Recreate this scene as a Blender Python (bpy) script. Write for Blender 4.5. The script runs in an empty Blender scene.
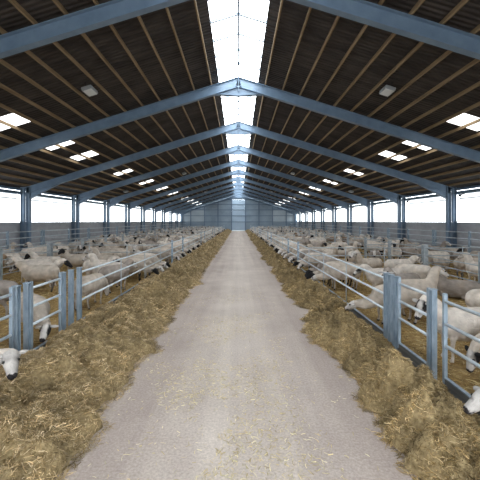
import bpy, bmesh, math, random
import numpy as np
from mathutils import Vector, Matrix, noise
random.seed(7); rng = np.random.default_rng(7)
SC = bpy.context.scene
COL = SC.collection
PI = math.pi

# ------------------------------------------------------------------ dimensions (metres, camera at x=y=0)
HCAM = 2.15
HALF = 12.5            # column line
ROOF0, SL = 8.12, 0.31 # underside of roof sheets: z = ROOF0 - SL*|x|
FR = [1.6 + 6*k for k in range(-1, 13)]   # portal frames
Y0, Y1 = FR[0], FR[-1]
XR, XL = 2.57, -3.09   # feed barriers
IR, IL = 7.15, -8.05   # inner pen lines
BED = 0.05             # bedding level

ORD = ['first','second','third','fourth','fifth','sixth','seventh','eighth','ninth','tenth','eleventh','twelfth','thirteenth',
       'fourteenth','fifteenth','sixteenth','seventeenth','eighteenth','nineteenth','twentieth']
def ordn(i):
    if i < 20: return ORD[i]
    t = ['twenty','thirty','forty','fifty','sixty','seventy','eighty','ninety'][(i+1)//10-2]
    r = (i+1) % 10
    if r == 0: return {'twenty':'twentieth','thirty':'thirtieth','forty':'fortieth','fifty':'fiftieth','sixty':'sixtieth','seventy':'seventieth','eighty':'eightieth','ninety':'ninetieth'}[t]
    return t + '-' + ORD[r-1]

# ------------------------------------------------------------------ materials
def mat(name, col, rough=0.7, metal=0.0, spec=0.3):
    m = bpy.data.materials.new(name); m.use_nodes = True
    b = m.node_tree.nodes['Principled BSDF']
    b.inputs['Base Color'].default_value = (*col, 1); b.inputs['Roughness'].default_value = rough
    b.inputs['Metallic'].default_value = metal; b.inputs['Specular IOR Level'].default_value = spec
    return m
def N(m, t, **kw):
    n = m.node_tree.nodes.new(t)
    for k, v in kw.items(): setattr(n, k, v)
    return n
def L(m, a, b): m.node_tree.links.new(a, b)
def bs(m): return m.node_tree.nodes['Principled BSDF']
def texco(m, scale=(1,1,1), kind='Object'):
    tc = N(m, 'ShaderNodeTexCoord'); mp = N(m, 'ShaderNodeMapping'); mp.inputs['Scale'].default_value = scale
    if kind == 'World':
        g = N(m, 'ShaderNodeNewGeometry'); L(m, g.outputs['Position'], mp.inputs['Vector'])
    else: L(m, tc.outputs[kind], mp.inputs['Vector'])
    return mp.outputs['Vector']
def ramp(m, fac, stops):
    r = N(m, 'ShaderNodeValToRGB'); e = r.color_ramp.elements
    while len(e) < len(stops): e.new(0.5)
    for el, (p, c) in zip(e, stops): el.position = p; el.color = (*c, 1)
    L(m, fac, r.inputs['Fac']); return r.outputs['Color']
def noi(m, vec, scale, detail=4, rough=0.55):
    n = N(m, 'ShaderNodeTexNoise'); n.inputs['Scale'].default_value = scale
    n.inputs['Detail'].default_value = detail; n.inputs['Roughness'].default_value = rough
    L(m, vec, n.inputs['Vector']); return n.outputs['Fac']
def mixc(m, fac, a, b, mode='MIX'):
    x = N(m, 'ShaderNodeMix', data_type='RGBA', blend_type=mode)
    if isinstance(fac, float): x.inputs[0].default_value = fac
    else: L(m, fac, x.inputs[0])
    for s, v in ((x.inputs[6], a), (x.inputs[7], b)):
        if isinstance(v, tuple): s.default_value = (*v, 1)
        else: L(m, v, s)
    return x.outputs[2]
def bump(m, h, strength=0.3, dist=0.02):
    b = N(m, 'ShaderNodeBump'); b.inputs['Strength'].default_value = strength; b.inputs['Distance'].default_value = dist
    L(m, h, b.inputs['Height']); L(m, b.outputs['Normal'], bs(m).inputs['Normal'])
def noisy(name, stops, scale, rough=0.7, metal=0, stretch=(1,1,1), b=0.0, kind='World', spec=0.3, bscale=None):
    m = mat(name, stops[0][1], rough, metal, spec); v = texco(m, stretch, kind)
    f = noi(m, v, scale); L(m, ramp(m, f, stops), bs(m).inputs['Base Color'])
    if b: bump(m, noi(m, v, bscale or scale*3), b)
    return m

M = {}
M['steel'] = noisy('blue_grey_painted_steel', [(.3,(.135,.20,.285)),(.7,(.185,.265,.36))], 3, .42, 0.0, spec=.5)
M['galv'] = noisy('galvanised_steel', [(.3,(.20,.275,.345)),(.7,(.40,.48,.56))], 14, .38, .35, stretch=(1,1,.35), spec=.5)
M['rail'] = noisy('galvanised_tube', [(.3,(.45,.52,.57)),(.7,(.66,.71,.74))], 9, .35, .3, spec=.5)
M['dull'] = noisy('weathered_galvanised', [(.3,(.30,.34,.37)),(.7,(.50,.54,.56))], 9, .5, .25, spec=.4)
M['board'] = noisy('worn_kickboard', [(.3,(.075,.078,.08)),(.7,(.17,.17,.165))], 6, .75, 0, stretch=(1,.15,3), b=.2)
# roof sheeting: dark weathered fibre cement, corrugations run down the slope
m = M['roof'] = mat('dark_fibre_cement', (.045,.04,.038), .85)
v = texco(m, (1,1,1), 'World'); f = noi(m, v, 1.1, 6); f2 = noi(m, texco(m, (.35,3.0,1), 'World'), 2.0, 5)
c1 = ramp(m, f, [(.3,(.036,.031,.030)),(.7,(.075,.066,.062))]); c2 = ramp(m, f2, [(.35,(.6,.6,.6)),(.7,(1.25,1.2,1.15))])
L(m, mixc(m, 1.0, c1, c2, 'MULTIPLY'), bs(m).inputs['Base Color'])
w = N(m, 'ShaderNodeTexWave', bands_direction='Y'); w.inputs['Scale'].default_value = 2.1; L(m, v, w.inputs['Vector'])
bump(m, w.outputs['Fac'], .55, .05)
M['purlin'] = noisy('tan_timber', [(.3,(.20,.135,.07)),(.7,(.34,.245,.14))], 5, .7, stretch=(3,.2,3), b=.1)
M['concrete_wall'] = noisy('grey_concrete_panel', [(.3,(.36,.37,.40)),(.7,(.48,.485,.51))], 1.6, .85, stretch=(1,1,2), b=.1)
m = M['clad'] = mat('blue_grey_cladding', (.22,.27,.32), .55)
v = texco(m, (1,1,1), 'World'); L(m, ramp(m, noi(m, v, .45, 3), [(.3,(.25,.33,.41)),(.7,(.36,.45,.54))]), bs(m).inputs['Base Color'])
w = N(m, 'ShaderNodeTexWave', bands_direction='X'); w.inputs['Scale'].default_value = 1.6; L(m, v, w.inputs['Vector']); bump(m, w.outputs['Fac'], .4, .04)
M['clad_light'] = noisy('pale_cladding', [(.3,(.42,.51,.58)),(.7,(.52,.60,.66))], .5, .55)
M['door'] = noisy('pale_blue_door_sheet', [(.3,(.42,.55,.68)),(.7,(.50,.63,.76))], .5, .5)
# concrete feed passage with dusty wheel tracks and worn stains
m = M['floor'] = mat('worn_concrete', (.45,.41,.38), .85)
v = texco(m, (1,1,1), 'World')
a = ramp(m, noi(m, v, .55, 7, .6), [(.3,(.46,.41,.38)),(.7,(.66,.605,.565))])
s = noi(m, texco(m, (2.2,.05,1), 'World'), 1.5, 3)
a = mixc(m, 0.35, a, ramp(m, s, [(.35,(.43,.385,.38)),(.65,(.66,.62,.58))]))
g = ramp(m, noi(m, v, 38, 3, .7), [(.3,(.74,.71,.69)),(.7,(1.14,1.11,1.08))])
# the trodden margins next to the hay are dirtier than the swept middle
sp = N(m, 'ShaderNodeSeparateXYZ'); L(m, v, sp.inputs[0]); ab = N(m, 'ShaderNodeMath', operation='ABSOLUTE'); L(m, sp.outputs[0], ab.inputs[0])
ad = N(m, 'ShaderNodeMath', operation='ADD'); L(m, ab.outputs[0], ad.inputs[0]); L(m, noi(m, v, 1.7, 4), ad.inputs[1])
mu = N(m, 'ShaderNodeMath', operation='MULTIPLY'); L(m, ad.outputs[0], mu.inputs[0]); mu.inputs[1].default_value = .6
a = mixc(m, 1.0, a, ramp(m, mu.outputs[0], [(.42,(1.06,1.04,1.01)),(1.0,(.80,.755,.73))]), 'MULTIPLY')
L(m, mixc(m, 1.0, a, g, 'MULTIPLY'), bs(m).inputs['Base Color']); bump(m, noi(m, v, 30, 4), .25, .01)
M['ground'] = noisy('outside_yard', [(.3,(.38,.37,.35)),(.7,(.5,.49,.47))], .4, .9)
def attr_mat(name, rough, bscale=0, bstr=0.3, bdist=.01, var=.0, trans=0):
    m = mat(name, (.5,.5,.5), rough, 0, .2); a = N(m, 'ShaderNodeVertexColor', layer_name='coat')
    c = a.outputs['Color']
    if var:
        c = mixc(m, 1.0, c, ramp(m, noi(m, texco(m, (1,1,1), 'Object'), 7, 4), [(.3,(1-var,)*3),(.7,(1+var,)*3)]), 'MULTIPLY')
    L(m, c, bs(m).inputs['Base Color'])
    if bscale: bump(m, noi(m, texco(m, (1,1,1), 'Object'), bscale, 3, .7), bstr, bdist)
    return m
M['sheep'] = attr_mat('shorn_fleece', .95, 42, .9, .02, .2)
M['strand'] = attr_mat('straw_strand', .75)
M['hay'] = noisy('matted_hay', [(.25,(.12,.085,.038)),(.5,(.26,.19,.095)),(.75,(.40,.31,.165))], 22, .95, b=.8, bscale=45)
M['bedding'] = noisy('straw_bedding', [(.25,(.16,.095,.035)),(.5,(.33,.215,.085)),(.75,(.50,.36,.17))], 9, .95, b=.8, bscale=40)
M['eye'] = mat('dark_eye', (.012,.009,.006), .08, 0, .6)
M['tag'] = mat('yellow_ear_tag', (.75,.55,.05), .4)
M['black'] = mat('black_bracket', (.02,.02,.022), .5)
M['lamp_body'] = mat('grey_lamp_housing', (.32,.34,.35), .4, .2)
M['lamp_glass'] = mat('white_lamp_lens', (.72,.75,.76), .25, 0, .5)
def emat(name, col, st):
    m = bpy.data.materials.new(name); m.use_nodes = True; nt = m.node_tree; nt.nodes.clear()
    o = nt.nodes.new('ShaderNodeOutputMaterial'); e = nt.nodes.new('ShaderNodeEmission'); d = nt.nodes.new('ShaderNodeBsdfTranslucent'); a = nt.nodes.new('ShaderNodeAddShader')
    e.inputs['Color'].default_value = (*col, 1); e.inputs['Strength'].default_value = st
    d.inputs['Color'].default_value = (.2,.2,.2,1)
    nt.links.new(e.outputs[0], a.inputs[0]); nt.links.new(d.outputs[0], a.inputs[1]); nt.links.new(a.outputs[0], o.inputs['Surface'])
    return m
SKY = 6.0
M['skylight'] = emat('backlit_roof_sheet', (.90,.96,1.0), 4.6)
M['rooflight'] = emat('backlit_grp_sheet', (1.0,.99,.96), 1.5)
# windbreak netting: emission stands for filtered daylight, vertical fold shading put into its colour
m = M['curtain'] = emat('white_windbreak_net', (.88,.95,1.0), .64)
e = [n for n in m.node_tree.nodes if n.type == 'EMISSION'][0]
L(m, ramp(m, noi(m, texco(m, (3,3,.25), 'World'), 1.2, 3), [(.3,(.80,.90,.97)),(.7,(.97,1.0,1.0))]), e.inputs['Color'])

# ------------------------------------------------------------------ mesh helpers
def ob(name, me, material=None, parent=None, loc=(0,0,0), rz=0.0):
    o = bpy.data.objects.new(name, me); COL.objects.link(o)
    if material is not None and me is not None and not me.materials: me.materials.append(material)
    if parent is not None: o.parent = parent
    o.location = loc
    if rz: o.rotation_euler = (0,0,rz)
    return o
def tag(o, label=None, cat=None, group=None, kind=None):
    for k, v in (('label',label),('category',cat),('group',group),('kind',kind)):
        if v: o[k] = v
    return o
def empty(name, loc, label, cat, group=None, rz=0):
    o = bpy.data.objects.new(name, None); COL.objects.link(o); o.location = loc; o.rotation_euler = (0,0,rz); o.empty_display_size = .1
    return tag(o, label, cat, group)
def tomesh(bm, name, smooth=False):
    me = bpy.data.meshes.new(name); bm.normal_update(); bm.to_mesh(me); bm.free()
    if smooth: me.polygons.foreach_set('use_smooth', [True]*len(me.polygons))
    return me
def abox(bm, c, s, mtx=None, bev=0.0):
    r = bmesh.ops.create_cube(bm, size=1.0); vs = r['verts']
    for v in vs: v.co = Vector((v.co.x*s[0]+c[0], v.co.y*s[1]+c[1], v.co.z*s[2]+c[2]))
    if bev:
        es = list({e for v in vs for e in v.link_edges})
        bmesh.ops.bevel(bm, geom=es, offset=bev, segments=2, affect='EDGES', profile=.5)
    return vs
def atube(bm, p0, p1, r, n=8, r2=None):
    p0, p1 = Vector(p0), Vector(p1); d = p1-p0
    mt = Matrix.Translation((p0+p1)/2) @ d.to_track_quat('Z','Y').to_matrix().to_4x4()
    bmesh.ops.create_cone(bm, cap_ends=True, segments=n, radius1=r, radius2=r if r2 is None else r2, depth=d.length, matrix=mt)
def aquad(bm, ps): return bm.faces.new([bm.verts.new(p) for p in ps])
_c = {}
def tube_mesh(p0, p1, r, n=10):
    k = ('t', tuple(round(x,3) for x in (*p0,*p1)), r, n)
    if k not in _c:
        bm = bmesh.new(); atube(bm, p0, p1, r, n); _c[k] = tomesh(bm, 'tube')
        _c[k].polygons.foreach_set('use_smooth', [len(p.vertices) == 4 for p in _c[k].polygons])
    return _c[k]
def box_mesh(c, s, bev=0.0):
    k = ('b', tuple(round(x,3) for x in (*c,*s)), bev)
    if k not in _c:
        bm = bmesh.new(); abox(bm, c, s, bev=bev); _c[k] = tomesh(bm, 'box')
    return _c[k]
def ibeam(bm, p0, p1, depth, width, tf=.02, tw=.014, up=(0,0,1), d1=None):
    """I section swept from p0 to p1 (top flange centre line); web lies along the 'up' direction"""
    p0, p1, up = Vector(p0), Vector(p1), Vector(up)
    t = (p1-p0).normalized(); s = t.cross(up).normalized(); u = s.cross(t).normalized()
    d1 = depth if d1 is None else d1
    def bar(o0a, o0b, o1a, o1b, w):
        vs = []
        for p, oa, obb in ((p0,o0a,o0b),(p1,o1a,o1b)):
            for sx in (-1,1):
                for o in (oa,obb): vs.append(bm.verts.new(p + s*sx*w/2 + u*o))
        for q in ((0,1,3,2),(4,6,7,5),(0,4,5,1),(2,3,7,6),(0,2,6,4),(1,5,7,3)): bm.faces.new([vs[i] for i in q])
    bar(0,-tf,0,-tf,width); bar(-depth+tf,-depth,-d1+tf,-d1,width); bar(-tf,-depth+tf,-tf,-d1+tf,tw)
    bmesh.ops.recalc_face_normals(bm, faces=bm.faces)

# ------------------------------------------------------------------ the setting
bm = bmesh.new(); abox(bm, (0,(Y0+Y1)/2,-.1), (26.2, Y1-Y0+.4, .2))
tag(ob('floor', tomesh(bm,'floor'), M['floor']), 'pale worn concrete feed passage floor', None, None, 'structure')
bm = bmesh.new(); abox(bm, (0,30,-.4), (400,400,.3))
tag(ob('ground', tomesh(bm,'ground'), M['ground']), 'yard outside the shed', None, None, 'structure')

def roofz(x): return ROOF0 - SL*abs(x)
# roof sheets as strips of cells; the roof-light cells are left open
LIGHT_X = (7.45, 8.74)
light_ys = []
for y in FR[:-1]: light_ys += [(y+1.0, y+2.0), (y+3.65, y+4.65)]
xs = [.8, LIGHT_X[0], LIGHT_X[1], 13.1]
ys = sorted({Y0-.3, Y1+.1, *[a for p in light_ys for a in p]})
bm = bmesh.new()
for sg in (-1,1):
    for i in range(3):
        for a, b in zip(ys, ys[1:]):
            if i == 1 and any(abs(a-p[0]) < .01 and abs(b-p[1]) < .01 for p in light_ys): continue
            for dz, fl in ((0,False),(.05,True)):
                q = [Vector((sg*xs[i],a,roofz(xs[i])+dz)), Vector((sg*xs[i+1],a,roofz(xs[i+1])+dz)), Vector((sg*xs[i+1],b,roofz(xs[i+1])+dz)), Vector((sg*xs[i],b,roofz(xs[i])+dz))]
                aquad(bm, q)
tag(ob('ceiling', tomesh(bm,'ceiling'), M['roof']), 'dark corrugated roof underside', None, None, 'structure')

side = {-1:'left', 1:'right'}
for sg in (-1,1):
    bm = bmesh.new()
    for k in range(len(FR)-1):
        for j in range(2):
            abox(bm, (sg*12.85, FR[k]+3, .52+1.05*j), (.14, 5.98, 1.04), bev=.012)
    tag(ob('wall_'+side[sg], tomesh(bm,'wall'), M['concrete_wall']), f'low grey concrete panel wall along the {side[sg]} side', None, None, 'structure')
    bm = bmesh.new(); abox(bm, (sg*12.83,(Y0+Y1)/2,3.80), (.16,Y1-Y0,.19))
    tag(ob('trim_1' if sg < 0 else 'trim_2', tomesh(bm,'eave'), M['steel']), f'blue-grey eave rail over the {side[sg]} curtains', None, None, 'structure')
    bm = bmesh.new(); abox(bm, (sg*12.78,(Y0+Y1)/2,2.14), (.22,Y1-Y0,.05))
    tag(ob('trim_3' if sg < 0 else 'trim_4', tomesh(bm,'cap'), M['dull']), f'capping along the top of the {side[sg]} wall', None, None, 'structure')
    bm = bmesh.new(); abox(bm, (sg*12.98,(Y0+Y1)/2,roofz(12.98)-.07), (.16,Y1-Y0,.14))
    tag(ob('trim_5' if sg < 0 else 'trim_6', tomesh(bm,'gutter'), M['steel']), f'eave purlin under the {side[sg]} roof edge', None, None, 'structure')
# far gable wall
bm = bmesh.new()
vs = [bm.verts.new((x, y, z)) for y in (Y1+.25, Y1+.31) for x, z in ((-12.9,0),(-1.5,0),(-1.5,roofz(1.5)),(-12.9,roofz(12.9)))]
vs2 = [bm.verts.new((-v.co.x, v.co.y, v.co.z)) for v in vs]
top = [bm.verts.new((x,y,z)) for y in (Y1+.25,Y1+.31) for x, z in ((-1.5,6.9),(1.5,6.9),(1.5,roofz(1.5)),(0,ROOF0),(-1.5,roofz(1.5)))]
for k in (0,4):
    bm.faces.new(vs[k:k+4]); bm.faces.new(vs2[k:k+4][::-1])
for k in (0,5): bm.faces.new(top[k:k+5])
wb = tag(ob('wall_back', tomesh(bm,'wall_back'), M['clad']), 'blue-grey sheeted gable wall at the far end', None, None, 'structure')
bm = bmesh.new()
for x in (-10.5,-7.5,-4.5,-1.5,1.5,4.5,7.5,10.5): abox(bm, (x,Y1+.16,roofz(x)/2-.1), (.2,.16,roofz(x)-.2))
tag(ob('trim_7', tomesh(bm,'posts'), M['steel']), 'upright steel posts on the far gable wall', None, None, 'structure')
bm = bmesh.new()
for z in (1.95,3.3,4.6,5.8,6.9):
    h = min(12.6, (ROOF0-z)/SL-.2); abox(bm, (0,Y1+.2,z), (2*h,.08,.13))
tag(ob('trim_8', tomesh(bm,'girts'), M['steel']), 'horizontal sheeting rails on the far gable wall', None, None, 'structure')
d = tag(ob('door_1', box_mesh((0,0,3.42),(2.8,.06,6.8)), M['door'], None, (0,Y1+.3,0)), 'tall pale blue sheeted door in the far gable', None, None, 'structure')
k = 8
for x0, x1 in ((-12.4,-10.6),(-10.4,-7.6),(7.6,10.4),(10.6,12.4)):
    k += 1; h = roofz(max(abs(x0),abs(x1)))-.35
    tag(ob(f'trim_{k}', box_mesh(((x0+x1)/2,0,h/2+.9),(x1-x0,.03,h-1.9)), M['clad_light'], None, (0,Y1+.22,0)), 'paler sheeted panel of the far gable', None, None, 'structure')

# unseen near gable behind camera: sheeting added around the open entrance to cut frontal fill
bm = bmesh.new()
for y in (Y0-.30, Y0-.24):
    q = [(-12.9,y,3.6),(12.9,y,3.6),(12.9,y,roofz(12.9)),(0,y,ROOF0),(-12.9,y,roofz(12.9))]
    bm.faces.new([bm.verts.new(p) for p in q])
for sg in (-1,1): abox(bm, (sg*9.4,Y0-.27,1.8),(7.0,.06,3.6))
tag(ob('wall_front_fill_block', tomesh(bm,'wall_front_fill_block'), M['clad']), 'unseen near gable sheeting added around the open entrance to cut fill light', None, None, 'structure')

# ------------------------------------------------------------------ portal frames
RT, RD = ROOF0-.15, .40     # rafter top at ridge, vertical depth
def rz_(x): return RT - SL*abs(x)
def frame_meshes():
    out = {}
    for sg in (-1,1):
        bm = bmesh.new(); ibeam(bm, (0,0,RT), (sg*HALF,0,rz_(HALF)), RD*.955, .19); out['rafter',sg] = tomesh(bm,'rafter')
        bm = bmesh.new(); ibeam(bm, (sg*12.39,0,0), (sg*12.39,0,rz_(12.39)), .21, .19, up=(sg,0,0)); out['column',sg] = tomesh(bm,'column')
        bm = bmesh.new(); ibeam(bm, (sg*12.73,0,0), (sg*12.73,0,rz_(12.73)+.1), .22, .16, up=(sg,0,0)); out['outer_post',sg] = tomesh(bm,'outer_post')
        bm = bmesh.new()   # haunch under the eave end of the rafter
        x0, x1 = 12.2, 10.5
        zt0, zt1 = rz_(x0)-RD+.02, rz_(x1)-RD+.01; zb = zt0-.36
        for yy in (-.009,.009):
            aquad(bm, [(sg*x0,yy,zt0),(sg*x1,yy,zt1),(sg*x0,yy,zb)])
        for (xa,za),(xb,zbb) in (((x0,zb),(x1,zt1)),):
            for dz in (0,-.02): aquad(bm, [(sg*xa,-.095,za+dz),(sg*xb,-.095,zbb+dz),(sg*xb,.095,zbb+dz),(sg*xa,.095,za+dz)])
            for yy in (-.095,.095): aquad(bm, [(sg*xa,yy,za),(sg*xb,yy,zbb),(sg*xb,yy,zbb-.02),(sg*xa,yy,za-.02)])
        out['haunch',sg] = tomesh(bm,'haunch')
        bm = bmesh.new(); abox(bm, (sg*12.45,0,.015),(.66,.3,.03))
        for a in (-.2,.2):
            for b in (-.1,.1): atube(bm, (sg*HALF+a,b,.03),(sg*HALF+a,b,.07),.014,6)
        out['base_plate',sg] = tomesh(bm,'base')
    bm = bmesh.new()   # apex stiffener: small inverted triangle with end plate
    zc = RT-RD
    for yy in (-.009,.009): aquad(bm, [(-.95,yy,zc-.95*SL),(.95,yy,zc-.95*SL),(0,yy,zc)])
    for sg in (-1,1): aquad(bm, [(0,-.09,zc-.36),(sg*.95,-.09,zc-.95*SL-.01),(sg*.95,.09,zc-.95*SL-.01),(0,.09,zc-.36)])
    for yy in (-.009,.009): aquad(bm, [(-.95,yy,zc-.95*SL),(.95,yy,zc-.95*SL),(0,yy,zc-.36)])
    abox(bm, (0,0,RT-.28),(.025,.2,.62))
    out['apex_plate',0] = tomesh(bm,'apex')
    return out
fm = frame_meshes()
for i, y in enumerate(FR):
    if i < 2: lab = 'blue-grey steel portal frame overhead, '+('behind the camera' if i == 0 else 'just ahead of the camera')
    elif i == len(FR)-1: lab = 'blue-grey steel portal frame against the far gable wall'
    else: lab = f'blue-grey steel portal frame spanning the shed, {ordn(i-2)} one from the camera'
    p = empty('portal_frame', (0,y,0), lab, 'steel frame', 'portal frames of the shed')
    for (nm, sg), me in fm.items(): ob(nm, me, M['steel'], p)

# purlins: long timbers over the frames
k = 0
for sg in (-1,1):
    for j in range(18):
        x = .40 + .70*j
        if x < .9: continue
        bm = bmesh.new(); abox(bm, (0,(Y0+Y1)/2,0), (.042,Y1-Y0+.4,.11))
        tag(ob('purlin', tomesh(bm,'purlin'), M['purlin'], None, (sg*x,0,roofz(x)-.07)), f'long tan timber purlin on the {side[sg]} roof slope, {ordn(j-1)} down from the ridge', 'purlin', 'timber roof purlins')
bm = bmesh.new(); abox(bm, (0,(Y0+Y1)/2,ROOF0-.07), (.05,Y1-Y0,.12))
tag(ob('ridge_bar', tomesh(bm,'ridge'), M['steel']), 'thin dark ridge bar running down the middle of the glazed ridge', 'ridge bar')
# ridge glazing, one unit per bay
def ridge_meshes():
    bm = bmesh.new()
    for sg in (-1,1):
        aquad(bm, [(0,.02,ROOF0+.03),(sg*.82,.02,roofz(.82)+.03),(sg*.82,5.98,roofz(.82)+.03),(0,5.98,ROOF0+.03)])
    pane = tomesh(bm,'pane'); bars = []
    for j in range(5):
        bm = bmesh.new(); yy = 1.0+1.0*j
        for sg in (-1,1):
            ibeam(bm, (0,yy,ROOF0+.01),(sg*.82,yy,roofz(.82)+.01),.07,.07,.016,.016)
        bars.append(tomesh(bm,'bar'))
    return pane, bars
pane, bars = ridge_meshes()
M['bar'] = mat('white_glazing_bar', (.52,.58,.64), .4)
for i, y in enumerate(FR[:-1]):
    lab = f'white glazed ridge light beyond the {ordn(i-2)} portal frame' if i >= 2 else ('white glazed ridge light above the camera' if i == 0 else 'white glazed ridge light in front of the first portal frame')
    p = empty('ridge_light', (0,y,0), lab, 'skylight', 'glazed ridge lights')
    ob('pane', pane, M['skylight'], p)
    for b in bars: ob('glazing_bar', b, M['bar'], p)
# roof-light sheets in the slopes
k = 0
for sg in (-1,1):
    for j, (a, b) in enumerate(light_ys):
        x0, x1 = LIGHT_X
        bay, which = j//2, ('nearer' if j % 2 == 0 else 'farther')
        where = 'above the camera' if bay == 0 else ('before the first portal frame' if bay == 1 else f'beyond the {ordn(bay-2)} portal frame')
        bm = bmesh.new(); q = [(sg*x0,-.02,roofz(x0)+.03),(sg*x1,-.02,roofz(x1)+.03),(sg*x1,b-a+.02,roofz(x1)+.03),(sg*x0,b-a+.02,roofz(x0)+.03)]
        aquad(bm, q)
        tag(ob('roof_light', tomesh(bm,'sheet'), M['rooflight'], None, (0,a,0)), f'{which} bright roof light sheet in the {side[sg]} slope {where}', 'skylight', 'roof light sheets')
# flood lights under the roof
def lamp_meshes():
    bm = bmesh.new(); abox(bm, (0,0,-.20),(.34,.52,.12),bev=.025); abox(bm,(0,0,-.12),(.2,.3,.06),bev=.01); h = tomesh(bm,'housing')
    bm = bmesh.new(); abox(bm, (0,0,-.265),(.28,.46,.02),bev=.006); l = tomesh(bm,'lens')
    bm = bmesh.new()
    atube(bm, (0,0,-.13),(0,0,.008),.012,6)
    b = tomesh(bm,'bracket'); return h,l,b
lh, ll, lb = lamp_meshes()
for sg in (-1,1):
    for x, nm in ((4.9,'upper'),(10.1,'lower')):
        for j in range(7):
            y = 10.9+9.5*j
            if y > Y1-2: continue
            zz = roofz(x)-.02
            p = empty('floodlight', (sg*x,y,zz), f'grey rectangular floodlight in the {nm} row of the {side[sg]} roof slope, {ordn(j)} from the camera', 'lamp', 'floodlights under the roof')
            p.rotation_euler = (0, sg*math.atan(SL), 0)
            ob('housing', lh, M['lamp_body'], p); ob('lens', ll, M['lamp_glass'], p); [ob('bracket', lb, M['black'], p, (0,yy,0)) for yy in (-.2,.2)]
# windbreak curtains in every bay
def curtain_meshes():
    n = 60; bm = bmesh.new(); rows = []
    for t in range(n+1):
        y = .16+5.68*t/n; x = .018*math.sin(t*1.1)+.012*math.sin(t*.47+1)
        rows.append((bm.verts.new((x,y,2.16)), bm.verts.new((x*.3,y,3.72))))  # cloth above the roller glows in place of the open sky gap
    for (a,b),(c,d) in zip(rows, rows[1:]): bm.faces.new((a,c,d,b))
    cl = tomesh(bm,'cloth',True)
    bm = bmesh.new(); atube(bm,(.06,.14,3.44),(.06,5.86,3.44),.03,10); ro = tomesh(bm,'roller')
    bm = bmesh.new(); abox(bm,(.12,.3,3.62),(.1,.14,.14),bev=.01); atube(bm,(.12,.3,3.62),(.12,.75,3.72),.025,8); atube(bm,(.12,.3,3.6),(.07,.3,3.42),.014,6); wi = tomesh(bm,'winch')
    return cl, ro, wi
cl, ro, wi = curtain_meshes()
for sg in (-1,1):
    for i, y in enumerate(FR[:-1]):
        where = 'beside the camera' if i == 0 else ('in front of the first portal frame' if i == 1 else f'beyond the {ordn(i-2)} portal frame')
        p = empty('windbreak_curtain', (sg*12.86,y,0), f'white windbreak curtain above the {side[sg]} wall {where}', 'curtain', 'windbreak curtains')
        ob('cloth', cl, M['curtain'], p); ob('roller_tube', ro, M['dull'], p); ob('winch', wi, M['black'], p)
        if sg > 0: p.rotation_euler = (0,0,PI); p.location.y = y+6

# ------------------------------------------------------------------ fences
RZ = (.60,.87,1.15)
def post(x, y, h, label, w=.085, group='galvanised fence posts', m='galv'):
    p = empty('fence_post', (x,y,0), label, 'post', group)
    bm_k = ('post', h, w)
    if bm_k not in _c:
        bm = bmesh.new()   # rolled channel section, open at the back
        t = .012
        abox(bm, (0,-w/2,h/2),(w,t,h)); abox(bm,(0,w/2,h/2),(w,t,h)); abox(bm,(0,0,h/2),(t,w,h)); _c[bm_k] = tomesh(bm,'post')
    ob('upright', _c[bm_k], M[m], p)
    ob('cap', box_mesh((0,0,h+.006),(w+.02,w+.02,.014),.003), M[m], p)
    return p
def barrier(name, x, y0, y1, label, cat, group, thin=(), board=True, ends=True, rails=RZ, r=.021, m='rail'):
    """runs along +y from y0 to y1"""
    p = empty(name, (x,y0,0), label, cat, group); Ln = y1-y0
    for z in rails: ob('rail', tube_mesh((0,0,z),(0,Ln,z), r), M[m], p)
    if ends:
        for yy in (.02, Ln-.02): ob('stile', box_mesh((0,yy,(max(rails)+.1)/2+.06),(.045,.045,max(rails)-.02),.006), M['galv'], p)
    for t in thin: ob('brace', tube_mesh((0,t-y0,.12),(0,t-y0,max(rails)+.01), .012, 8), M['dull'], p)
    if board:
        b = ob('kickboard', box_mesh((0,Ln/2,.10),(.035,Ln,.20),.004), M['board'], p)
        ob('capping_strip', box_mesh((0,Ln/2,.205),(.045,Ln,.018),.003), M['galv'], b)
    return p
# right of the passage
def run(x, sd, near, period):
    """near: explicit list of ('p', y, word) / ('g', y0, y1) / ('b', y0, y1); then the repeating pattern"""
    cnt = {'p':0,'g':0,'b':0}
    for it in near + period:
        i = cnt[it[0]]; cnt[it[0]] += 1
        if it[0] == 'p': post(x, it[1], 1.24, f'galvanised upright post on the {sd} feed barrier, {ordn(i)} from the camera', it[3] if len(it) > 3 else .07, f'posts of the {sd} feed barrier')
        elif it[0] == 'g': barrier('pen_gate', x, it[1], it[2], f'galvanised three-rail pen gate in the {sd} feed barrier, {ordn(i)} from the camera', 'gate', f'gates in the {sd} feed barrier')
        else:
            n = max(1, round((it[2]-it[1])/2.2)); th = [it[1]+(it[2]-it[1])*q/n for q in range(1,n)]
            barrier('feed_barrier', x, it[1], it[2], f'long three-rail galvanised feed barrier on the {sd} of the passage, {ordn(i)} from the camera', 'barrier', f'feed barriers on the {sd}', th, ends=False)
per = []
for k in range(5):
    o = 12*k
    per += [('p',14.42+o,.14),('g',14.5+o,17.2+o),('p',17.28+o,.14)]
    e = min(26.34+o, Y1-.4)
    if 17.36+o < e-1: per += [('b',17.36+o,e)]
run(XR, 'right', [('g',2.6,4.19),('p',4.43),('g',4.5,5.38),('p',5.44),('p',5.64),('p',5.82),('b',5.88,14.34)], per)
per = []
for k in range(5):
    o = 12*k
    per += [('p',15.6+o,.14),('g',15.68+o,18.5+o),('p',18.58+o,.14)]
    e = min(27.52+o, Y1-.4)
    if 18.66+o < e-1: per += [('b',18.66+o,e)]
run(XL, 'left', [('g',3.1,4.58),('p',4.66),('p',4.9),('g',4.97,5.83),('p',5.9),('p',6.18),('p',6.5),('b',6.58,15.52)], per)
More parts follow.
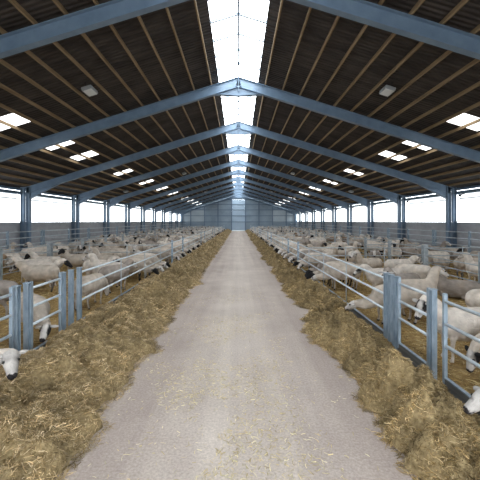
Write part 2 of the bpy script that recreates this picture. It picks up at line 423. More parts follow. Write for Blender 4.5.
# inner pen lines and cross fences
hr = (.32,.56,.82,1.12)
for x, sd, py in ((IR,'right',12.86),(IL,'left',14.3)):
    y = py - 12; i = 0; j = 0
    while y < Y1-1:
        if y >= 2.8:
            big = abs((y-py) % 6) < .01
            post(x, y, 1.22, f'galvanised post on the inner pen line on the {sd}, {ordn(j)} from the camera', .17 if abs(y-py) < .01 else .11, f'posts of the {sd} inner pen line', 'dull'); j += 1
        y2 = min(y+3, Y1-.4)
        if y >= -1:
            barrier('pen_hurdle', x, y+.09, y2-.09, f'four-rail hurdle on the inner pen line on the {sd}, {ordn(i)} from the camera', 'hurdle', f'hurdles of the {sd} inner pen line', board=False, ends=False, rails=hr, r=.017, m='dull'); i += 1
        y += 3
for sg in (-1,1):
    for i, y in enumerate(FR[1:-1]):
        p = barrier('perimeter_hurdle', sg*11.45, y+.06, y+5.94, f'tall four-rail hurdle along the {side[sg]} wall, {ordn(i)} from the camera', 'hurdle', f'hurdles along the {side[sg]} wall', board=False, ends=False, rails=(.5,.9,1.25,1.58), r=.026, m='rail')
        for t in (.05,2.94,5.83): ob('upright', box_mesh((0,t,.82),(.10,.10,1.64),.008), M['galv'], p)
def cross(x0, x1, y, label, group):
    p = empty('cross_fence', (x0,y,0), label, 'fence', group); Ln = x1-x0; n = max(1, round(Ln/1.5))
    for z in hr: ob('rail', tube_mesh((.06,0,z),(Ln-.06,0,z), .017), M['dull'], p)
    for q in range(1,n): ob('upright', tube_mesh((Ln*q/n,0,.0),(Ln*q/n,0,1.16), .02, 8), M['dull'], p)
CROSS = {}
for sd, py, a, b, c in (('right',12.86,XR+.06,IR-.07,12.1),('left',14.3,IL+.07,XL-.06,-12.1)):
    CROSS[sd] = [py]+[py+6*k for k in range(2,10) if py+6*k < Y1-3]
    for k, y in enumerate(CROSS[sd]):
        cross(a, b, y, f'four-rail cross fence between pens beside the {sd} feed barrier, {ordn(k)} from the camera', 'cross fences of the feed pens')
    a2, b2 = (IR+.07, 11.38) if sd == 'right' else (-11.38, IL-.07)
    CROSS[sd+'o'] = [py-6+6*k for k in range(11) if py-6+6*k < Y1-3]
    for k, y in enumerate(CROSS[sd+'o']):
        cross(a2, b2, y, f'four-rail cross fence between outer pens by the {sd} wall, {ordn(k)} from the camera', 'cross fences of the outer pens')

# ------------------------------------------------------------------ sheep
def loft(bm, st, up=(0,0,1), n=14):
    """closed tube through stations (centre, half width, half height)"""
    up = Vector(up); rings = []; P = [Vector(s[0]) for s in st]
    for i, (c, hw, hh) in enumerate(st):
        t = (P[min(i+1,len(P)-1)] - P[max(i-1,0)]).normalized()
        s = t.cross(up)
        s = Vector((0,-1,0)) if s.length < .05 else s.normalized()
        u = s.cross(t).normalized()
        rings.append([bm.verts.new(P[i] + s*hw*math.cos(2*PI*k/n) + u*hh*math.sin(2*PI*k/n)) for k in range(n)])
    for a, b in zip(rings, rings[1:]):
        for k in range(n): bm.faces.new((a[k], a[(k+1)%n], b[(k+1)%n], b[k]))
    for r, p in ((rings[0],P[0]),(rings[-1],P[-1])):
        c = bm.verts.new(p)
        for k in range(n): bm.faces.new((r[k], r[(k+1)%n], c))
def bez(a, b, c, d, t):
    return a*(1-t)**3 + b*3*t*(1-t)**2 + c*3*t*t*(1-t) + d*t**3
def remesh(bm, voxel, it):
    bmesh.ops.recalc_face_normals(bm, faces=bm.faces)
    me = tomesh(bm, 'tmp'); o = bpy.data.objects.new('tmp', me); COL.objects.link(o)
    r = o.modifiers.new('r','REMESH'); r.mode = 'VOXEL'; r.voxel_size = voxel
    s = o.modifiers.new('s','SMOOTH'); s.factor = .5; s.iterations = it
    dg = bpy.context.evaluated_depsgraph_get(); dg.update()
    out = bpy.data.meshes.new_from_object(o.evaluated_get(dg)); bpy.data.objects.remove(o); bpy.data.meshes.remove(me)
    return out
HL = .27
def sheep_shape(poll, hd, lying=False, voxel=.02, fat=1.0, hk=1.0, cadj=None, neckb=None, step=0.0, roll=(0,0,1)):
    """ewe facing +x, standing on z=0. returns (mesh, head frame)"""
    bm = bmesh.new(); dz = -.30 if lying else 0
    poll, hd = Vector(poll), Vector(hd).normalized()
    B = [(-.56,.57,.06,.07),(-.53,.57,.15,.16),(-.45,.565,.215,.215),(-.28,.555,.25,.235),(-.05,.535,.27,.255),(.14,.54,.258,.25),(.28,.56,.215,.225),(.38,.575,.165,.19),(.46,.585,.08,.10)]
    loft(bm, [((x,0,z+dz), w*fat, h) for x,z,w,h in B], n=18)
    # neck
    a = Vector((.26,0,.585+dz)); d_ = poll - hd*.02
    b = Vector((.44,0,.60+dz)) if neckb is None else Vector(neckb); c = poll - hd*.16 + Vector((-.03,0,.03)) if cadj is None else poll + Vector(cadj)
    stt = []
    for i in range(8):
        t = i/7; r = .155*(1-t)+.074*t
        stt.append((bez(a,b,c,d_,t), r*.92, r*1.06))
    loft(bm, stt, roll)
    # head
    H = [(-.05,.05,.055),(-.02,.074,.076),(.05,.080,.084),(.11,.070,.076),(.17,.056,.060),(.22,.050,.049),(.255,.044,.040),(.275,.028,.026)]
    s = hd.cross(Vector(roll)); s = s.normalized() if s.length > .05 else Vector((0,-1,0)); u = s.cross(hd).normalized()
    drop = [0,0,-.004,-.012,-.018,-.022,-.024,-.024]
    loft(bm, [(poll+hd*q*hk+u*dr, w*hk, h*hk) for (q,w,h),dr in zip(H,drop)], roll)
    # legs
    for sy in (-1,1):
        if not lying:
            f = step*sy
            loft(bm, [((.27,sy*.10,.52),.07,.085),((.27+f*.3,sy*.115,.38),.048,.06),((.28+f*.6,sy*.115,.30),.033,.036),((.285+f*.8,sy*.112,.21),.029,.031),((.28+f*.9,sy*.11,.12),.021,.022),((.28+f,sy*.11,.06),.025,.026),((.295+f,sy*.11,.012),.032,.034),((.295+f,sy*.11,0),.03,.032)], (1,0,0), 10)
            f = -step*sy
            loft(bm, [((-.32,sy*.10,.56),.11,.14),((-.30,sy*.13,.44),.085,.12),((-.33+f*.4,sy*.135,.34),.05,.062),((-.40+f*.6,sy*.13,.25),.033,.038),((-.395+f*.8,sy*.125,.16),.024,.026),((-.375+f,sy*.12,.06),.026,.027),((-.355+f,sy*.12,.012),.032,.035),((-.355+f,sy*.12,0),.03,.032)], (1,0,0), 10)
        else:
            loft(bm, [((.20,sy*.15,.16),.05,.07),((.36,sy*.15,.09),.04,.05),((.42,sy*.14,.055),.03,.035),((.30,sy*.17,.04),.026,.028),((.22,sy*.18,.035),.03,.03)], n=10)
            loft(bm, [((-.34,sy*.16,.18),.07,.12),((-.20,sy*.22,.12),.05,.08),((-.10,sy*.235,.06),.035,.04),((-.24,sy*.25,.04),.028,.03),((-.10,sy*.26,.035),.03,.03)], n=10)
    loft(bm, [((-.50,0,.68+dz),.055,.045),((-.565,0,.64+dz),.045,.035),((-.585,0,.56+dz),.032,.026),((-.58,0,.49+dz),.016,.014)], (1,0,0), 10)
    return remesh(bm, voxel, 3), (poll, hd, s, u)
def ear_bm(poll, hd, s, u, droop):
    bm = bmesh.new()
    for sg in (-1,1):
        base = poll + hd*.015 + s*sg*.062 + u*.030
        tip = (s*sg*.93 - hd*.22 - u*droop).normalized()
        st = [(base,.012,.016),(base+tip*.03,.016,.030),(base+tip*.07,.014,.034),(base+tip*.105,.010,.022),(base+tip*.125,.004,.006)]
        loft(bm, [(p,b,a) for p,a,b in st], u, 8)
    return bm
def srgb(c): return tuple((x/12.92 if x <= .04045 else ((x+.055)/1.055)**2.4) for x in c)
FLEECE = {'cream':(.50,.43,.36),'pale':(.64,.57,.50),'grey':(.32,.275,.24),'brown':(.30,.21,.14)}
HK = {'curious':1.15}
def coat(me, hf, n_body, face, fleece, seed, lying, pose=''):
    poll, hd, s, u = hf
    n = len(me.vertices); co = np.empty(n*3, np.float32); me.vertices.foreach_get('co', co); co = co.reshape(-1,3)
    rel = co - np.array(poll); a = rel@np.array(hd); b = rel@np.array(s); c = rel@np.array(u)
    rad = np.sqrt(b*b+c*c); ear = np.arange(n) >= n_body
    head = ((a > -.012 + .35*np.maximum(-c-.03,0)) & (a < .4) & (rad < .13))
    nz = np.array([noise.noise(Vector((float(p[0])*9+seed, float(p[1])*9, float(p[2])*9))) for p in co])
    nf = np.array([noise.noise(Vector((float(p[0])*4, float(p[1])*4+seed*3, float(p[2])*4))) for p in co])
    fl = np.array(FLEECE[fleece]); out = fl[None,:]*(1+.22*nf+.16*nz)[:,None]
    dirt = np.clip(nf*1.4-.2,0,1)[:,None]; out = out*(1-.35*dirt) + np.array((.30,.20,.11))*.35*dirt
    white, black = np.array((.54,.50,.465)), np.array((.018,.017,.018))
    if face == 'white': k = np.clip((nz-.42)*5,0,1)*.8
    elif face == 'black': k = np.ones(n)
    elif face == 'grizzled': k = np.clip((nz+.15)*1.6 + (np.abs(b)-.045)*14, 0, 1)*.62
    else: k = np.clip(((np.abs(b)-.022)*26 + nz*2.4 - .25 + (a > .16)*(-.9)), 0, 1)
    col = white*(1-k)[:,None] + black*k[:,None]
    nose = (a > .240*HK.get(pose,1.0)) & (c < .02); col[nose] = (.03,.026,.027)
    q = HK.get(pose,1.0); eye = ((a-.095*q)**2 + (c-.026*q)**2 < (.014*q)**2) & head & (np.abs(b) > .03); col[eye] = (.01,.009,.008)
    if face != 'black' or True: 
        m1 = (a > .20) & (np.abs(c+.040) < .007) & (rad < .07); col[m1] = (.05,.04,.04)
    out[head] = col[head]
    earc = black if face == 'black' else (black if face == 'mottled' and seed % 2 else white*.85)
    out[ear] = earc
    if not lying:
        zz = co[:,2]; leg = (zz < .27) & ~ear & ~head & (a < 0.0)
        kl = np.clip((.30-zz)*18,0,1)*leg
        lc = black*1.5 if face == 'black' else np.array((.45,.40,.36))
        if face == 'mottled': lc = np.array((.16,.14,.13))
        out = out*(1-kl)[:,None] + lc*kl[:,None]
        hoof = (zz < .035) & leg; out[hoof] = (.03,.027,.024)
    at = me.color_attributes.new('coat','FLOAT_COLOR','POINT')
    rgba = np.ones((n,4), np.float32); rgba[:,:3] = np.clip(out,0,1); at.data.foreach_set('color', rgba.ravel())
POSES = {
 'feed':   dict(poll=(.80,0,.375), hd=(.80,0,-.44), neckb=(.50,0,.36), cadj=(-.12,0,-.01)),
 'feedl':  dict(poll=(.80,.04,.375), hd=(.62,.48,-.44), neckb=(.50,0,.36), cadj=(-.12,-.02,-.01)),
 'feedr':  dict(poll=(.80,-.04,.375), hd=(.62,-.48,-.44), neckb=(.50,0,.36), cadj=(-.12,.02,-.01)),
 'alert':  dict(poll=(.56,0,.98), hd=(.88,0,-.46), neckb=(.46,0,.72)),
 'alertl': dict(poll=(.52,.04,.96), hd=(.30,.85,-.42), neckb=(.46,0,.72)),
 'alertr': dict(poll=(.52,-.04,.96), hd=(.30,-.85,-.42), neckb=(.46,0,.72)),
 'level':  dict(poll=(.66,0,.78), hd=(.80,0,-.60), neckb=(.48,0,.66), step=.05),
 'graze':  dict(poll=(.67,0,.36), hd=(.35,0,-.94), neckb=(.54,0,.50), step=.06),
 'lying':  dict(poll=(.50,.02,.66), hd=(.88,.25,-.42), neckb=(.44,0,.42), lying=True),
 'curious':dict(poll=(.86,-.10,.47), hd=(.50,-.72,-.52), neckb=(.52,0,.34), cadj=(-.16,.03,-.04), voxel=.012, hk=1.15),
 'lookdown':dict(poll=(.66,0,.86), hd=(.55,.25,-.80), neckb=(.48,0,.70)),
}
_shape, _sheep = {}, {}
def get_sheep(pose, face, fleece, var, voxel=.02):
    k = (pose, face, fleece, var, voxel)
    if k in _sheep: return _sheep[k]
    ks = (pose, voxel)
    if ks not in _shape:
        kw = dict(POSES[pose]); kw.setdefault('voxel', voxel); kw['voxel'] = min(kw['voxel'], voxel) if voxel < .03 else voxel
        _shape[ks] = sheep_shape(**kw)
    base, hf = _shape[ks]
    bm = bmesh.new(); bm.from_mesh(base); nb = len(bm.verts)
    e = ear_bm(*hf, .25 if pose.startswith('feed') else .12); tmp = tomesh(e,'e'); bm.from_mesh(tmp); bpy.data.meshes.remove(tmp)
    bmesh.ops.recalc_face_normals(bm, faces=bm.faces)
    me = tomesh(bm, 'sheep', True); coat(me, hf, nb, face, fleece, var*7+1, POSES[pose].get('lying',False), pose); me.materials.append(M['sheep'])
    _sheep[k] = (me, hf); return _sheep[k]
bm = bmesh.new(); bmesh.ops.create_uvsphere(bm, u_segments=10, v_segments=8, radius=.0165); EYE = tomesh(bm,'eye',True)
bm = bmesh.new(); abox(bm,(0,0,0),(.022,.006,.028),bev=.002); TAG = tomesh(bm,'tag')

FLOCK = []     # dicts: x y heading pose face fleece label group
def circles(s):
    c, n = math.cos(s['h']), math.sin(s['h']); k = s.get('k',1.0); out = [(s['x']+q*k*c, s['y']+q*k*n, .27*k) for q in (-.32,0,.28)]
    q = .70 if s['pose'] != 'lying' else .55
    out.append((s['x']+q*c, s['y']+q*n, .13)); return out
GRID = {}
def hits(s, pad=0.0):
    for x,y,r in circles(s):
        gx, gy = int(x//1), int(y//1)
        for i in (-1,0,1):
            for j in (-1,0,1):
                for (a,b,q) in GRID.get((gx+i,gy+j),()):
                    if (a-x)**2+(b-y)**2 < (r+q+pad)**2: return True
    return False
def put(s):
    for x,y,r in circles(s): GRID.setdefault((int(x//1),int(y//1)),[]).append((x,y,r))
    FLOCK.append(s)
def S(x, y, deg, pose, face, fleece, label, var=0, **kw):
    put(dict(x=x, y=y, h=math.radians(deg), pose=pose, face=face, fleece=fleece, label=label, var=var, near=True, **kw))
FW = {'white':'white-faced','black':'black-faced','mottled':'mottle-faced','grizzled':'grey-faced'}
# --- the nearest ewes, one by one
S(-3.63,4.10,4,'curious','grizzled','pale','greyish-faced ewe poking its head over the hay towards the camera, near left corner', 3)
S(-3.70,5.98,-40,'feedr','mottled','cream','ewe with black and white face reaching down to the hay through the small left gate', 1)
S(-4.85,5.15,8,'level','white','cream','pale ewe standing behind the two nearest left posts', 2)
S(-5.95,10.0,184,'level','mottled','cream','ewe with black-patched face walking side-on to the left behind the left gate posts', 3)
S(-5.45,7.45,172,'graze','white','grey','greyish ewe showing only its back at the left edge of the photo', 0)
S(-3.62,8.25,82,'graze','white','cream','pale ewe standing along the left feed barrier just beyond its gate posts', 1)
S(-4.75,11.4,-14,'level','black','pale','black-faced ewe looking towards the passage from behind the first left feed barrier', 0)
S(-4.55,14.9,-80,'alert','white','pale','white-faced ewe facing the camera behind the first cross fence on the left', 0)
S(-5.1,12.9,170,'alert','white','cream','ewe with raised head just before the first cross fence on the left', 2)
S(-3.68,10.05,62,'level','white','grey','grey-backed ewe close along the first left feed barrier, turned away', 1)
S(3.24,6.95,180,'feedr','white','cream','white-faced ewe eating hay through the first long right feed barrier, nearest one', 0)
S(4.05,9.35,184,'level','mottled','pale','ewe with dark ears facing the passage behind the ewe eating nearest on the right', 2)
S(3.46,5.08,180,'lookdown','mottled','pale','mottle-faced ewe looking out through the small right gate between the posts', 1)
S(4.1,8.35,-150,'lookdown','mottled','grey','ewe with black and white face standing behind the three right gate posts', 3)
S(4.02,7.58,6,'alert','white','cream','ewe with raised white head looking right, behind the small right gate', 1)
S(5.0,6.45,-4,'graze','white','pale','large pale ewe seen from the side behind the two nearest right posts', 2)
S(4.75,5.30,172,'graze','white','cream','pale rounded back of a ewe at the right photo edge above the near gate', 0)
S(3.80,4.42,178,'graze','mottled','cream','ewe with black face patches, head down, standing just behind the near right gate', 2)
S(3.25,3.35,183,'feed','white','pale','white-faced ewe pushing its head under the near right gate rail to the hay', 1)
S(5.6,11.6,10,'level','mottled','pale','pale ewe standing side-on before the first cross fence on the right', 1)
S(4.6,11.9,200,'alert','white','cream','ewe lifting its head at the first cross fence on the right', 3)
S(6.0,9.2,150,'lying','white','grey','ewe lying on straw in the first right pen', 0)
# --- rows feeding along both barriers
def skip(y, posts): return any(abs(y-p) < .30 for p in posts)
pr = [14.42,17.28]; pl = [15.6,18.58]
postsR = [p+12*k for k in range(5) for p in pr]+CROSS['right']; postsL = [p+12*k for k in range(5) for p in pl]+CROSS['left']
for sd, x, sgn, y, posts in (('right',XR,1,8.0,postsR),('left',XL,-1,11.1,postsL)):
    i = 0
    while y < Y1-1.2:
        if not skip(y, posts) and not (y > 20 and random.random() < .08):
            face = random.choices(['white','black','mottled'],[.42,.33,.25])[0]; fl = random.choices(['cream','pale','grey'],[.4,.48,.12])[0]
            pose = random.choice(['feed','feedl','feedr'])
            s = dict(x=x+sgn*(.645+random.uniform(-.015,.04)), y=y, h=(PI if sgn > 0 else 0)+random.uniform(-.14,.14), pose=pose, face=face, fleece=fl, var=random.randrange(4),
                     label=None, row=(sd,i), group=f'ewes feeding along the {sd} barrier')
            if not hits(s, -.03):
                put(s); i += 1
        y += random.uniform(.54,.68)
# --- the rest of the flock in the pens
def scatter(x0, x1, y0, y1, n, zone, tries=60):
    for _ in range(n):
        for t in range(tries):
            s = dict(x=random.uniform(x0+.4,x1-.4), y=random.uniform(y0+.4,y1-.4), h=random.choice([0,PI,PI/2,-PI/2])+random.gauss(0,.5),
                     pose=random.choices(['alert','alertl','alertr','level','graze','lying','lookdown'],[.16,.1,.1,.28,.2,.08,.08])[0],
                     face=random.choices(['white','black','mottled'],[.45,.28,.27])[0], fleece=random.choices(['cream','pale','grey','brown'],[.38,.44,.14,.04])[0], var=random.randrange(4), label=None, zone=zone, group=None)
            if any(not (x0+.05+r < x < x1-.05-r and y0+.05+r < y < y1-.05-r) for x,y,r in circles(s)): continue
            if not hits(s): put(s); break
def edges(l, a=3.0): return [a]+[y for y in l if y > a]+[Y1-.6]
for sd in ('right','left'):
    e = edges(CROSS[sd])
    for a, b in zip(e, e[1:]):
        x0, x1 = (XR+.1, IR) if sd == 'right' else (IL, XL-.1)
        den = .50 if a > 11 else (.03 if sd == 'right' else .10)
        if sd == 'right' and 11 < a < 20: den = .26
        scatter(x0, x1, a if a > 4 else 8.5, b, int((b-a)*(x1-x0)*den), ('feed', sd))
    e = edges(CROSS[sd+'o'], 5.0)
    for a, b in zip(e, e[1:]):
        x0, x1 = (IR, 11.4) if sd == 'right' else (-11.4, IL)
        scatter(x0, x1, a, b, int((b-a)*(x1-x0)*.55), ('outer', sd))
FLOCK.sort(key=lambda s: (not s.get('near',False), math.hypot(s['x'], s['y'])))
KEEP, REST = FLOCK[:300], FLOCK[300:]
# labels: look first, then place; several of one look in one far pen share label and group
POSEW = {'alert':'head up','alertl':'looking aside','alertr':'glancing sideways','level':'standing','graze':'head down','lying':'lying down','lookdown':'looking down','feed':'feeding','feedl':'feeding','feedr':'feeding','curious':''}
FLW = {'cream':'cream','pale':'pale','grey':'greyish','brown':'brown'}
cntr = {}
for s in KEEP:
    if s['label']: s['group'] = 'ewes nearest the camera'; continue
    if 'row' in s:
        s['label'] = f"{FLW[s['fleece']]} {FW[s['face']]} ewe feeding at the {s['row'][0]} barrier, {ordn(s['row'][1])} of that row from the camera"
    else:
        z, sd = s['zone']; bay = max(0, sum(1 for f in FR[2:] if f < s['y']))
        pl_ = f"{'before the first' if bay == 0 else 'past the '+ordn(bay-1)} frame"
        hx, hy = math.cos(s['h']), math.sin(s['h'])
        fac = ('facing camera' if hy < -.7 else 'facing away' if hy > .7 else 'facing inwards' if (hx < 0) == (sd == 'right') else 'facing the wall')
        base = f"{FLW[s['fleece']]} {FW[s['face']]} ewe {POSEW[s['pose']]}, {fac}, {sd} {'feed' if z == 'feed' else 'outer'} pen, {pl_}"
        s['label'] = base; cntr.setdefault(base, []).append(s); s['group'] = f"ewes in the {sd} {'feed' if z == 'feed' else 'outer'} pens {pl_}"
for base, l in cntr.items():
    if len(l) == 2:
        l.sort(key=lambda s: s['y'])
        l[0]['label'] = 'nearer '+base; l[1]['label'] = 'farther '+base
def place(s):
    d = math.hypot(s['x'], s['y']); vox = .016 if d < 9 else .022
    me, hf = get_sheep(s['pose'], s['face'], s['fleece'], s['var'] % (4 if d < 14 else 2), vox)
    o = bpy.data.objects.new('sheep', me); COL.objects.link(o); o.location = (s['x'],s['y'],BED); o.rotation_euler = (0,0,s['h'])
    k = 1.0 if s.get('near') else 1.0; tag(o, s['label'], 'sheep', s.get('group'))
    if d < 13:
        poll, hd, a, u = hf
        for sg in (-1,1):
            e = ob('eye', EYE, M['eye'], o, poll+(hd*.095+a*sg*.066+u*.026)*HK.get(s['pose'],1.0))
        t = ob('ear_tag', TAG, M['tag'], o, poll+hd*.015+a*.115+u*.012)
for s in KEEP: place(s)
if REST:   # everyone beyond the three hundredth: one object
    vs, fs, cs, off = [], [], [], 0; cache = {}
    for s in REST:
        me, hf = get_sheep(s['pose'], s['face'], s['fleece'], 0, .036); kk = me.name
        if kk not in cache:
            n = len(me.vertices); co = np.empty(n*3,np.float32); me.vertices.foreach_get('co',co)
            c = np.empty(n*4,np.float32); me.color_attributes['coat'].data.foreach_get('color',c)
            cache[kk] = (co.reshape(-1,3), [tuple(p.vertices) for p in me.polygons], c.reshape(-1,4))
        co, pf, c = cache[kk]; ca, sa = math.cos(s['h']), math.sin(s['h'])
        vs.append(np.stack([co[:,0]*ca-co[:,1]*sa+s['x'], co[:,0]*sa+co[:,1]*ca+s['y'], co[:,2]+BED],1))
        fs += [tuple(i+off for i in p) for p in pf]; cs.append(c); off += len(co)
    me = bpy.data.meshes.new('flock'); me.from_pydata(np.concatenate(vs).tolist(), [], fs); me.polygons.foreach_set('use_smooth',[True]*len(me.polygons))
    at = me.color_attributes.new('coat','FLOAT_COLOR','POINT'); at.data.foreach_set('color', np.concatenate(cs).ravel())
    tag(ob('distant_flock', me, M['sheep']), 'mass of sheep at the far end of the shed', 'sheep', None, 'stuff')
print('SHEEP', len(FLOCK))

# ------------------------------------------------------------------ hay, bedding, loose straw
def strands(P, Nn, length, width, cols, tilt=.5, seg=3, clump=0):
    """P (n,3) roots, random directions lying roughly on the surface; returns verts, faces, colours"""
    n = len(P); th = rng.uniform(0,2*PI,n); ph = rng.normal(0,tilt,n); ln = rng.uniform(length*.5,length*1.4,n)
    d = np.stack([np.cos(th)*np.cos(ph), np.sin(th)*np.cos(ph), np.abs(np.sin(ph))],1)
    side_ = np.stack([-np.sin(th), np.cos(th), rng.normal(0,.5,n)],1); side_ /= np.linalg.norm(side_,axis=1)[:,None]
    bend = rng.normal(0,.35,n); w = width*rng.uniform(.6,1.4,n)
    V = np.empty((n,(seg+1)*2,3),np.float32)
    for k in range(seg+1):
        t = k/seg; c = P + d*(ln*(t-.35))[:,None] + side_*(bend*ln*(t*(1-t)))[:,None]
        c[:,2] += -.9*ln*t*t*np.abs(np.sin(ph))*.6
        nrm = np.cross(d, side_); ws = side_*(w*.5)[:,None]
        V[:,2*k] = c-ws; V[:,2*k+1] = c+ws
    base = (np.arange(n)*(seg+1)*2)[:,None,None]
    q = np.array([[2*k,2*k+1,2*k+3,2*k+2] for k in range(seg)])[None]
    F = (base+q).reshape(-1,4)
    C = cols[rng.integers(0,len(cols),n)]*rng.uniform(.6,1.3,n)[:,None]
    if clump: C = C*np.array([max(.45, 1+clump*(noise.noise(Vector((p[0]*3.2,p[1]*3.2,7)))+.6*noise.noise(Vector((p[0]*8,p[1]*8,3))))) for p in P])[:,None]
    C = np.repeat(C[:,None,:],(seg+1)*2,axis=1).reshape(-1,3)
    return V.reshape(-1,3), F, C
def mesh_np(name, V, F, C, matidx=None):
    me = bpy.data.meshes.new(name); nv, nf = len(V), len(F)
    me.vertices.add(nv); me.vertices.foreach_set('co', np.ascontiguousarray(V,dtype=np.float32).ravel())
    me.loops.add(nf*4); me.loops.foreach_set('vertex_index', np.ascontiguousarray(F,dtype=np.int32).ravel())
    me.polygons.add(nf); me.polygons.foreach_set('loop_start', np.arange(nf,dtype=np.int32)*4)
    if matidx is not None: me.polygons.foreach_set('material_index', matidx.astype(np.int32))
    me.update(calc_edges=True)
    at = me.color_attributes.new('coat','FLOAT_COLOR','POINT'); rgba = np.ones((nv,4),np.float32); rgba[:,:3] = C; at.data.foreach_set('color', rgba.ravel())
    return me
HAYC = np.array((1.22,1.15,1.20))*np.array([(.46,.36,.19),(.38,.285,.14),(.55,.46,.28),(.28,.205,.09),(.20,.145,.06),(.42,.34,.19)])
HAY_SHADED = HAYC*np.array((.78,.76,.68))  # same hay for the right heap, that side's shade put into the colour
STRC = np.array([(.60,.44,.19),(.50,.33,.12),(.68,.54,.28),(.40,.25,.09)])
def n3(x, y, z=0): return noise.noise(Vector((x,y,z)))
def hay_h(sg, t, y):
    """t: 0 at passage edge, 1 at barrier"""
    z0 = 11 if sg < 0 else 29
    prof = min(1, t/.30)**.6 * (1 - (.05 if sg < 0 else .25)*max(0,(t-.55)/.45)**1.5)
    if sg > 0: prof *= 1 - .38*max(0,(t-.55)/.45)*(1 if y < 9 else .4)
    e = 1.5; X = t*1.45
    lump = 0
    for sc, am, q in ((.42,.62,0),(.21,.42,7),(.10,.20,13)):
        ds = noise.voronoi(Vector((X/sc+q, y/sc+.25*n3(X*3,y*3,q), z0+q)), distance_metric='DISTANCE')[0][0]
        lump += am*max(0, 1-(ds/.80)**2)
    lump *= .72 + .55*n3(t*1.7, y*.9, z0)
    base = .60 if sg < 0 else .54
    top = .60 if t < .45 else .60-.34*min(1,(t-.45)/.40)   # eaten down in front of the rails
    return max(.004, min(top, base*prof*max(.12,lump)) + .016*n3(t*40,y*24,z0)*min(1,t*6))
def hay_edge(sg, y):
    e = 1.50 + .30*n3(y*.55, 3+sg*5, 0) + .20*n3(y*1.7, 9+sg*5, 1) + .12*n3(y*5, 2+sg*7, 2)
    return e
def hay(sg, label):
    fence = abs(XL if sg < 0 else XR) - .04
    ysn = list(np.arange(2.0,13,.045))+list(np.arange(13,26,.10))+list(np.arange(26,Y1-.5,.3))
    nt = 44; V = []; F = []
    for y in ysn:
        e = hay_edge(sg, y)
        for k in range(nt+1):
            t = k/nt; x = e+(fence-e)*t; V.append((sg*x, y, hay_h(sg,t,y)))
    w = nt+1
    for j in range(len(ysn)-1):
        for k in range(nt):
            a = j*w+k; q = (a,a+1,a+w+1,a+w); F.append(q if sg > 0 else q[::-1])
    V = np.array(V,np.float32); F = np.array(F,np.int32); nf0 = len(F); C = np.tile(np.array((.3,.22,.1),np.float32),(len(V),1))
    # strands
    parts = []
    for ya, yb, n, ln, wd in ((2.2,7,30000,.085,.0052),(7,13,26000,.10,.0075),(13,24,18000,.13,.011),(24,50,9000,.2,.022)):
        P = []
        for _ in range(n):
            y = random.uniform(ya,yb); t = min(1, max(-.08, random.betavariate(1.15,1.1)*1.1-.06)); e = hay_edge(sg,y)
            x = e+(fence-e)*min(t,.985); z = hay_h(sg,max(0,t),y) if t > 0 else 0
            P.append((sg*x,y,z+.006))
        parts.append(strands(np.array(P), None, ln, wd, HAYC if sg < 0 else HAY_SHADED, .75, 3, 1.0))
    off = len(V); Vs=[V]; Fs=[F]; Cs=[C]
    for v,f,c in parts:
        v[:,2] = np.maximum(v[:,2], .003)
        lim = abs(XL if sg < 0 else XR)-.03
        v[:,0] = np.clip(v[:,0], -lim if sg < 0 else -9, lim if sg > 0 else 9)
        Vs.append(v); Fs.append(f+off); Cs.append(c); off += len(v)
    F = np.concatenate(Fs); mi = np.ones(len(F)); mi[:nf0] = 0
    me = mesh_np('hay', np.concatenate(Vs), F, np.concatenate(Cs), mi)
    me.materials.append(M['hay']); me.materials.append(M['strand'])
    sm = np.zeros(len(F),bool); sm[:nf0] = True; me.polygons.foreach_set('use_smooth', sm)
    tag(ob('hay', me), label, 'hay', None, 'stuff')
hay(-1, 'long lumpy heap of hay along the left feed barrier')
hay(1, 'long lumpy heap of hay along the right feed barrier')
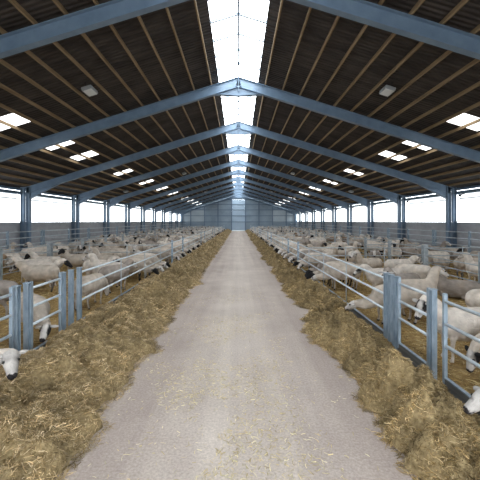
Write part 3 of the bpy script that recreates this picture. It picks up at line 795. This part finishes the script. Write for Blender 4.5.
def bedding(sg, label):
    x0 = abs(XL if sg < 0 else XR)+.03; x1 = 12.2
    ysn = list(np.arange(1.5,14,.12))+list(np.arange(14,Y1-.3,.6)); xsn = list(np.arange(x0,7.5,.12))+list(np.arange(7.5,x1,.4))
    V = [(sg*x,y,BED-.034+.024*n3(x*2.2,y*2.2,sg*3)) for y in ysn for x in xsn]; w = len(xsn)
    F = []
    for j in range(len(ysn)-1):
        for k in range(w-1):
            a = j*w+k; q = (a,a+1,a+w+1,a+w); F.append(q if sg > 0 else q[::-1])
    V = np.array(V,np.float32); F = np.array(F,np.int32); nf0 = len(F); C = np.tile(np.array((.3,.22,.1),np.float32),(len(V),1))
    Vs=[V]; Fs=[F]; Cs=[C]; off=len(V)
    for ya,yb,n,ln,wd in ((3,9,22000,.12,.007),(9,16,20000,.15,.011),(16,30,12000,.22,.02)):
        P = np.stack([sg*rng.uniform(x0+.1,x1-2,n), rng.uniform(ya,yb,n), np.full(n,BED-.026)],1)
        v,f,c = strands(P,None,ln,wd,STRC,.2); v[:,2] = np.clip(v[:,2],.008,BED-.004)
        v[:,0] = np.where(sg*v[:,0] < x0, sg*x0, v[:,0])
        Vs.append(v); Fs.append(f+off); Cs.append(c); off += len(v)
    F = np.concatenate(Fs); mi = np.ones(len(F)); mi[:nf0] = 0
    me = mesh_np('bedding', np.concatenate(Vs), F, np.concatenate(Cs), mi); me.materials.append(M['bedding']); me.materials.append(M['strand'])
    tag(ob('straw_bedding', me), label, 'straw', None, 'stuff')
bedding(-1, 'golden straw bedding in the pens on the left')
bedding(1, 'golden straw bedding in the pens on the right')
P = []
while len(P) < 5200:
    y = 2.3+abs(random.gauss(0,1))*4.2; x = random.gauss(-.25,.75)
    if abs(x) > 1.55 or y > 20: continue
    if n3(x*1.3,y*.8,5)+.25*n3(x*4,y*4,2) < .02 and random.random() < .88: continue
    P.append((x,y,.005))
v,f,c = strands(np.array(P),None,.045,.0056,np.array([(.66,.56,.33),(.60,.48,.26),(.72,.64,.42)]),.06,2); v[:,2] = np.maximum(v[:,2],.002)
me = mesh_np('loose', v, f, c); me.materials.append(M['strand'])
tag(ob('loose_straw', me), 'scattered wisps of straw on the concrete passage', 'straw', None, 'stuff')

# ------------------------------------------------------------------ daylight and camera
w = bpy.data.worlds.new('overcast'); SC.world = w; w.use_nodes = True
b = w.node_tree.nodes['Background']; b.inputs['Color'].default_value = (.90,.955,1.0,1); b.inputs['Strength'].default_value = SKY
cam = bpy.data.cameras.new('camera'); co = bpy.data.objects.new('camera', cam); COL.objects.link(co); SC.camera = co
co.location = (0,0,HCAM); co.rotation_euler = (PI/2,0,0)
cam.sensor_width = 36; cam.lens = 335/480*36; cam.shift_x = 1.5/480; cam.shift_y = -19/480; cam.clip_end = 500; cam.clip_start = .05
vs_ = SC.view_settings; vs_.view_transform = 'Standard'; vs_.look = 'None'; vs_.exposure = 0.75; vs_.gamma = 1; vs_.use_curve_mapping = False
SC.cycles.use_denoising = True; SC.cycles.max_bounces = 8; SC.cycles.diffuse_bounces = 5; SC.cycles.sample_clamp_indirect = 10
